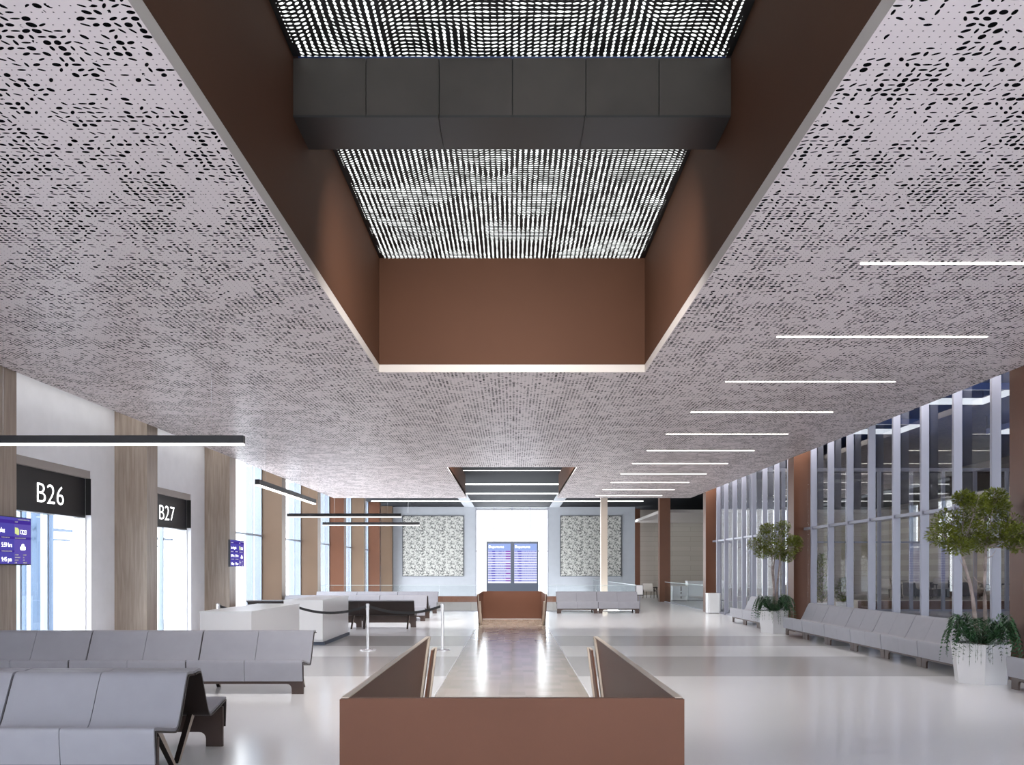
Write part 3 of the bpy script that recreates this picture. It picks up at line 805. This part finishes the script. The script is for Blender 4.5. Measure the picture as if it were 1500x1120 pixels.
# departures board
YD = 31.9-.6
bd = thing('departures_board', 'large freestanding twin departures board before the bright central window', 'information board', (0, YD+.1, 0))
xa, xb, zt = -.94, .975, 2.61
bx('housing', M['slate'], bd, xa, xb, YD, YD+.2, .0, zt, world=True)
random.seed(5)
for i, (a, b) in enumerate(((xa+.062, xa+.062+.83), (xb-.062-.83, xb-.062))):
    z0, z1 = 1.08, 2.53
    d = bx('display', M['board_pale'], bd, a, b, YD-.012, YD, z0, z1, world=True)
    bx('header', M['board_head'], d, a, b, YD-.014, YD-.012, z1-.25, z1, world=True)
    bx('footer', M['white'], d, a, b, YD-.014, YD-.012, z0, z0+.06, world=True)
    bm = bmesh.new(); text_bm(bm, 'Departures', .085, (a+.03, YD-.016, z1-.155), AX_Y, width=.55); obj('lettering', bm, M['letter'], d, world=True)
    bb, bmid, bw, mg = bmesh.new(), bmesh.new(), bmesh.new(), bmesh.new()
    for r in range(13):
        z = z1-.285-.0895*r
        box(bw, a, b, YD-.0135, YD-.012, z-.055, z-.037)
        w_ = random.uniform(.08, .16); e = a+.27
        box(bb, e-w_, e, YD-.0140, YD-.012, z-.018, z+.018)
        x = a+.02
        while x < e-w_-.03: box(bmid, x, x+.02, YD-.0138, YD-.012, z-.013, z+.013); x += .032
        x = a+.30
        lim = b-.2 if i == 0 else b-.02
        while x < lim:
            q = random.choice((.018, .03, .05)); box(bmid, x, x+q, YD-.0138, YD-.012, z-.013, z+.013); x += q+random.choice((.03, .045))
        if i == 0 and r not in (4, 8, 10): box(mg, b-.185, b-.01, YD-.0142, YD-.012, z-.018, z+.018)
        if i == 1 and r in (4, 6): box(bmid, a+.38, a+.5, YD-.0142, YD-.012, z-.018, z+.018)
        if i == 0 and r in (0, 1): box(bmid, a+.38, a+.5, YD-.0142, YD-.012, z-.018, z+.018)
    obj('row_lines', bw, M['white'], d, world=True); obj('flight_names', bb, M['board_blue'], d, world=True); obj('flight_times', bmid, M['board_mid'], d, world=True)
    if i == 0: obj('status_bars', mg, M['board_magenta'], d, world=True)
    else: mg.free()

# bin
bn = thing('waste_bin', 'white square waste bin before the third bronze column', 'bin', (7.28, 30.85, 0))
bm = bmesh.new(); box(bm, -.24, .22, -.22, .22, .02, .70); bmesh.ops.bevel(bm, geom=[e for e in bm.edges if abs(e.verts[0].co.z-e.verts[1].co.z) > .3], offset=.05, segments=4, affect='EDGES'); obj('body', bm, M['white_grey'], bn)
bx('base', M['charcoal'], bn, -.2, .18, -.18, .18, 0, .02)
bm = bmesh.new(); box(bm, -.245, .225, -.225, .225, .70, .73); bmesh.ops.bevel(bm, geom=[e for e in bm.edges if abs(e.verts[0].co.z-e.verts[1].co.z) > .02], offset=.05, segments=4, affect='EDGES'); obj('lid', bm, M['white'], bn)

# ------------------------------------------------------------------ planters, trees, ferns
def planter(label, loc, rot):
    t_ = thing('planter', label, 'planter', loc, rot, 'white faceted planters')
    bm = bmesh.new()
    n = 6; r0, r1, h = .345, .41, .56
    ring = lambda r, z: [bm.verts.new((r*math.cos(2*PI*k/n), r*math.sin(2*PI*k/n), z)) for k in range(n)]
    R = [ring(r0, 0), ring(r1, h), ring(r1-.035, h), ring(r1-.045, h-.08)]
    bm.faces.new(R[0][::-1])
    for a, b in zip(R, R[1:]):
        for k in range(n): bm.faces.new([a[k], a[(k+1) % n], b[(k+1) % n], b[k]])
    bm.faces.new(R[-1])
    obj('pot', bm, M['white'], t_)
    bm = bmesh.new(); lathe(bm, [(.34, h-.078), (.33, h-.06)], 6); obj('soil', bm, M['soil'], t_)
    return t_
def leaf(bm, p, d, w, l, up):
    d = d.normalized(); s = d.cross(up)
    if s.length < 1e-3: s = Vector((1, 0, 0))
    s = s.normalized()*w
    m_ = p+d*l*.45
    v = [bm.verts.new(p), bm.verts.new(m_+s), bm.verts.new(p+d*l), bm.verts.new(m_-s)]
    bm.faces.new(v)
def tree(label, loc, seed, stems, clumps, nleaf, cz):
    rnd = random.Random(seed)
    t_ = thing('potted_tree', label, 'tree', loc, 0, 'small trees in planters')
    zb = .0
    tops = []
    for (bx_, by_, tx, ty, tz) in stems:
        bm = bmesh.new()
        pts = [Vector((bx_, by_, 0)).lerp(Vector((tx, ty, tz)), u) + Vector((.03*math.sin(u*7+tx*9), .03*math.sin(u*6+2), 0))*(u*(1-u)*4*.6) for u in [k/8 for k in range(9)]]
        tube(bm, pts, [.034-.018*k/8 for k in range(9)], 8)
        tops.append((pts[-1], pts[-2]))
        # a few twigs
        for q in (5, 6, 7):
            d = Vector((rnd.uniform(-1, 1), rnd.uniform(-1, 1), .5)).normalized()
            tube(bm, [pts[q], pts[q]+d*.10, pts[q]+d*.15+Vector((0, 0, .05))], [.007, .005, .003], 5)
        obj('trunk', bm, M['bark'], t_)
    bb = bmesh.new(); lb = bmesh.new()
    for (x, y, z, rx, rz) in clumps:
        c = Vector((x, y, z))
        tp = min(tops, key=lambda q: (q[0]-c).length)[0]
        mid = tp.lerp(c, .5)+Vector((0, 0, -.04))
        tube(bb, [tp, mid, c], [.014, .010, .006], 5)
        for k in range(7):
            d = Vector((rnd.uniform(-1, 1), rnd.uniform(-1, 1), rnd.uniform(-.3, .8)))*rx*.8
            if loc[1] < 15 and loc[0]+c.x+d.x > 7.12: continue
            tube(bb, [mid.lerp(c, .6), c+d*.5, c+d], [.006, .004, .002], 4)
        for k in range(nleaf):
            while True:
                q = Vector((rnd.uniform(-1, 1), rnd.uniform(-1, 1), rnd.uniform(-1, 1)))
                if .25 < q.length < 1: break
            p = c+Vector((q.x*rx, q.y*rx, q.z*rz))
            if loc[0]+p.x > 7.12 and loc[1] < 15: continue
            d = Vector((q.x, q.y, q.z*.4+rnd.uniform(-.2, .5)))+Vector((rnd.uniform(-.5, .5), rnd.uniform(-.5, .5), rnd.uniform(-.3, .3)))
            leaf(lb, p, d, rnd.uniform(.008, .0125), rnd.uniform(.04, .062), Vector((rnd.uniform(-1, 1), rnd.uniform(-1, 1), 1.2)))
    obj('branches', bb, M['bark'], t_); obj('foliage', lb, M['leaf'], t_)
    return t_
def fern(label, loc, seed):
    rnd = random.Random(seed)
    bm = bmesh.new()
    for k in range(64):
        a = 2*PI*k/64*5+rnd.uniform(-.25, .25)
        ln = rnd.uniform(.45, .78); lift = rnd.uniform(.18, .42); dirv = Vector((math.cos(a), math.sin(a), 0))
        pts = []
        for q in range(12):
            u = q/11
            rad = .08+ln*(1-(1-u)**2)*.62
            z = lift*math.sin(min(u*1.15, 1)*PI*.9)*1.1 - max(0, u-.35)**1.5*rnd.uniform(.9, 1.0)*ln*1.0
            if rad < .40: z = max(z, .03)
            pts.append(dirv*rad+Vector((0, 0, z)))
        for q in range(1, 12):
            t = (pts[q]-pts[q-1]).normalized(); s = t.cross(Vector((0, 0, 1))); s = s.normalized() if s.length > 1e-3 else Vector((-dirv.y, dirv.x, 0))
            w = .088*math.sin(min(1, (q/11)*.9+.15)*PI)**.7+.006
            for sd in (-1, 1):
                for h in (0, .5):
                    p = pts[q-1].lerp(pts[q], h)
                    if p.y > .36 and loc[1] < 15: continue
                    leaf(bm, p, s*sd+t*.9, .013, w*1.15, Vector((0, 0, 1)))
            if pts[q].y < .36 or loc[1] > 15: leaf(bm, pts[q-1], pts[q]-pts[q-1], .003, (pts[q]-pts[q-1]).length*1.1, Vector((0, 0, 1)))
    o = obj('fern', bm, M['fern']); o.location = loc
    return tag(o, label, 'plant', 'ferns under the trees')
PN = (6.62, 12.06); PF = (6.58, 21.45)
planter('white faceted planter at right, nearer one beside the long bench', (*PN, 0), .18)
planter('white faceted planter at right, farther one beyond the long bench', (*PF, 0), .18)
S = .50
tree('small multi-stemmed tree with airy olive crown, nearer one at right', (PN[0], PN[1], S), 3,
     [(-.02, -.05, -.30, -.05, 1.42), (.06, .02, .08, 0, 1.42)],
     [(-.56, -.05, 1.58, .22, .15), (-.36, .12, 1.78, .24, .17), (-.40, -.15, 1.42, .2, .12), (-.16, 0, 1.62, .24, .18), (-.12, -.12, 1.98, .2, .14), (.12, .1, 1.86, .25, .18), (.14, -.1, 2.10, .16, .12), (-.20, .05, 2.10, .15, .1),
      (.28, -.1, 1.58, .24, .17), (.05, .1, 1.48, .22, .13), (.48, .05, 1.72, .24, .16), (.50, -.12, 1.46, .2, .13), (.30, .12, 1.98, .17, .12), (.40, -.3, 1.60, .24, .14)], 850, 0)
tree('small multi-stemmed tree with dense green crown, farther one at right', (PF[0], PF[1], S), 8,
     [(-.02, -.04, -.05, -.05, 1.50), (.06, .03, .16, 0, 1.50), (.02, .05, .04, .1, 1.55)],
     [(-.40, 0, 1.72, .25, .18), (-.16, .1, 1.90, .25, .18), (-.30, -.1, 1.52, .22, .15), (-.05, -.12, 1.62, .26, .2), (-.15, .05, 2.12, .18, .13), (.20, 0, 1.86, .26, .2), (.26, .1, 2.16, .19, .15), (.42, -.1, 1.66, .26, .2), (.36, .12, 1.42, .2, .14), (.55, .05, 1.80, .18, .14), (.14, .1, 1.50, .22, .15)], 850, 0)
fern('dark green drooping fern in the nearer planter', (PN[0], PN[1], .52), 21)
fern('dark green drooping fern in the farther planter', (PF[0], PF[1], .52), 22)
# greenery beyond the glass
def bush(label, loc, h, r, seed, name='potted_bush'):
    rnd = random.Random(seed)
    t_ = thing(name, label, 'plant', loc, 0, 'bushes beyond the glass wall')
    bm = bmesh.new(); lathe(bm, [(.2, 0), (.27, .4), (.25, .4), (.24, .34)], 20); obj('pot', bm, M['white'], t_)
    lb = bmesh.new(); sb = bmesh.new()
    for k in range(9): 
        a = rnd.uniform(0, 6.28); tube(sb, [(0, 0, .34), (r*.4*math.cos(a), r*.4*math.sin(a), h*.55), (r*.6*math.cos(a), r*.6*math.sin(a), h*.85)], [.015, .01, .005], 5)
    for k in range(1600):
        u = rnd.random(); z = .42+(h-.42)*u; a = rnd.uniform(0, 6.28)
        rr = r*math.sqrt(rnd.random())*math.sin(PI*min(1, .22+u*.74))
        leaf(lb, Vector((rr*math.cos(a), rr*math.sin(a), z)), Vector((math.cos(a), math.sin(a), rnd.uniform(-.1, 1))), .018, rnd.uniform(.08, .14), Vector((0, 0, 1)))
    obj('stems', sb, M['bark'], t_); obj('foliage', lb, M['leaf'], t_)
bush('tall green bush seen through glass just right of the second bronze column', (11.0, 30.3, 0), 2.1, .42, 4)
bush('low green bush seen through glass right of the tall bush', (12.0, 30.9, 0), 1.25, .36, 6)

# ------------------------------------------------------------------ light and camera
wd = bpy.data.worlds.new('World'); bpy.context.scene.world = wd; wd.use_nodes = True
bg = wd.node_tree.nodes['Background']
bg.inputs['Color'].default_value = (.88, .94, 1.0, 1); bg.inputs['Strength'].default_value = 4
def area(name, loc, rot, sx, sy, power, col=(1, 1, 1), spread=180):
    l = bpy.data.lights.new(name, 'AREA'); l.shape = 'RECTANGLE'; l.size = sx; l.size_y = sy; l.energy = power; l.color = col; l.spread = math.radians(spread)
    o = bpy.data.objects.new(name, l); C.objects.link(o); o.location = loc; o.rotation_euler = rot
    return o
for x, w_, n_, pw in ((7.33, .26, 'hidden_fill_glass', 130), (-7.47, .3, 'hidden_fill_doors', 22)):  # unseen fill lamps added above the ceiling edges to brighten both sides
    for y in (4.0, 13.0, 22.0, 30.0):
        area(n_, (x, y, 4.80), (0, 0, 0), w_, 7.5, pw*.5, (1, .98, .96))
area('hidden_fill_near', (0, 8.02, 5.80), (math.radians(52), 0, 0), 2.0, .4, 190, (1, .97, .94), 120)  # added fill out of sight behind the beam, brightens the near floor
area('hidden_fill_far', (0, 23.72, 4.85), (math.radians(60), 0, 0), 3.0, .3, 300, (1, .97, .94))  # added fill hidden above the opening edge, brightens the far half
cam = bpy.data.cameras.new('camera'); co = bpy.data.objects.new('camera', cam); C.objects.link(co)
co.location = (0, 0, H); co.rotation_euler = (PI/2, 0, 0)
cam.sensor_width = 36; cam.lens = 36*F/1500; cam.shift_y = (833-560)/1500; cam.clip_end = 300
bpy.context.scene.camera = co
sc = bpy.context.scene
sc.view_settings.view_transform = 'Standard'; sc.view_settings.look = 'None'; sc.view_settings.exposure = .88
sc.cycles.use_denoising = True
sc.cycles.max_bounces = 10; sc.cycles.diffuse_bounces = 6; sc.cycles.glossy_bounces = 4; sc.cycles.transparent_max_bounces = 12
sc.cycles.sample_clamp_indirect = 6
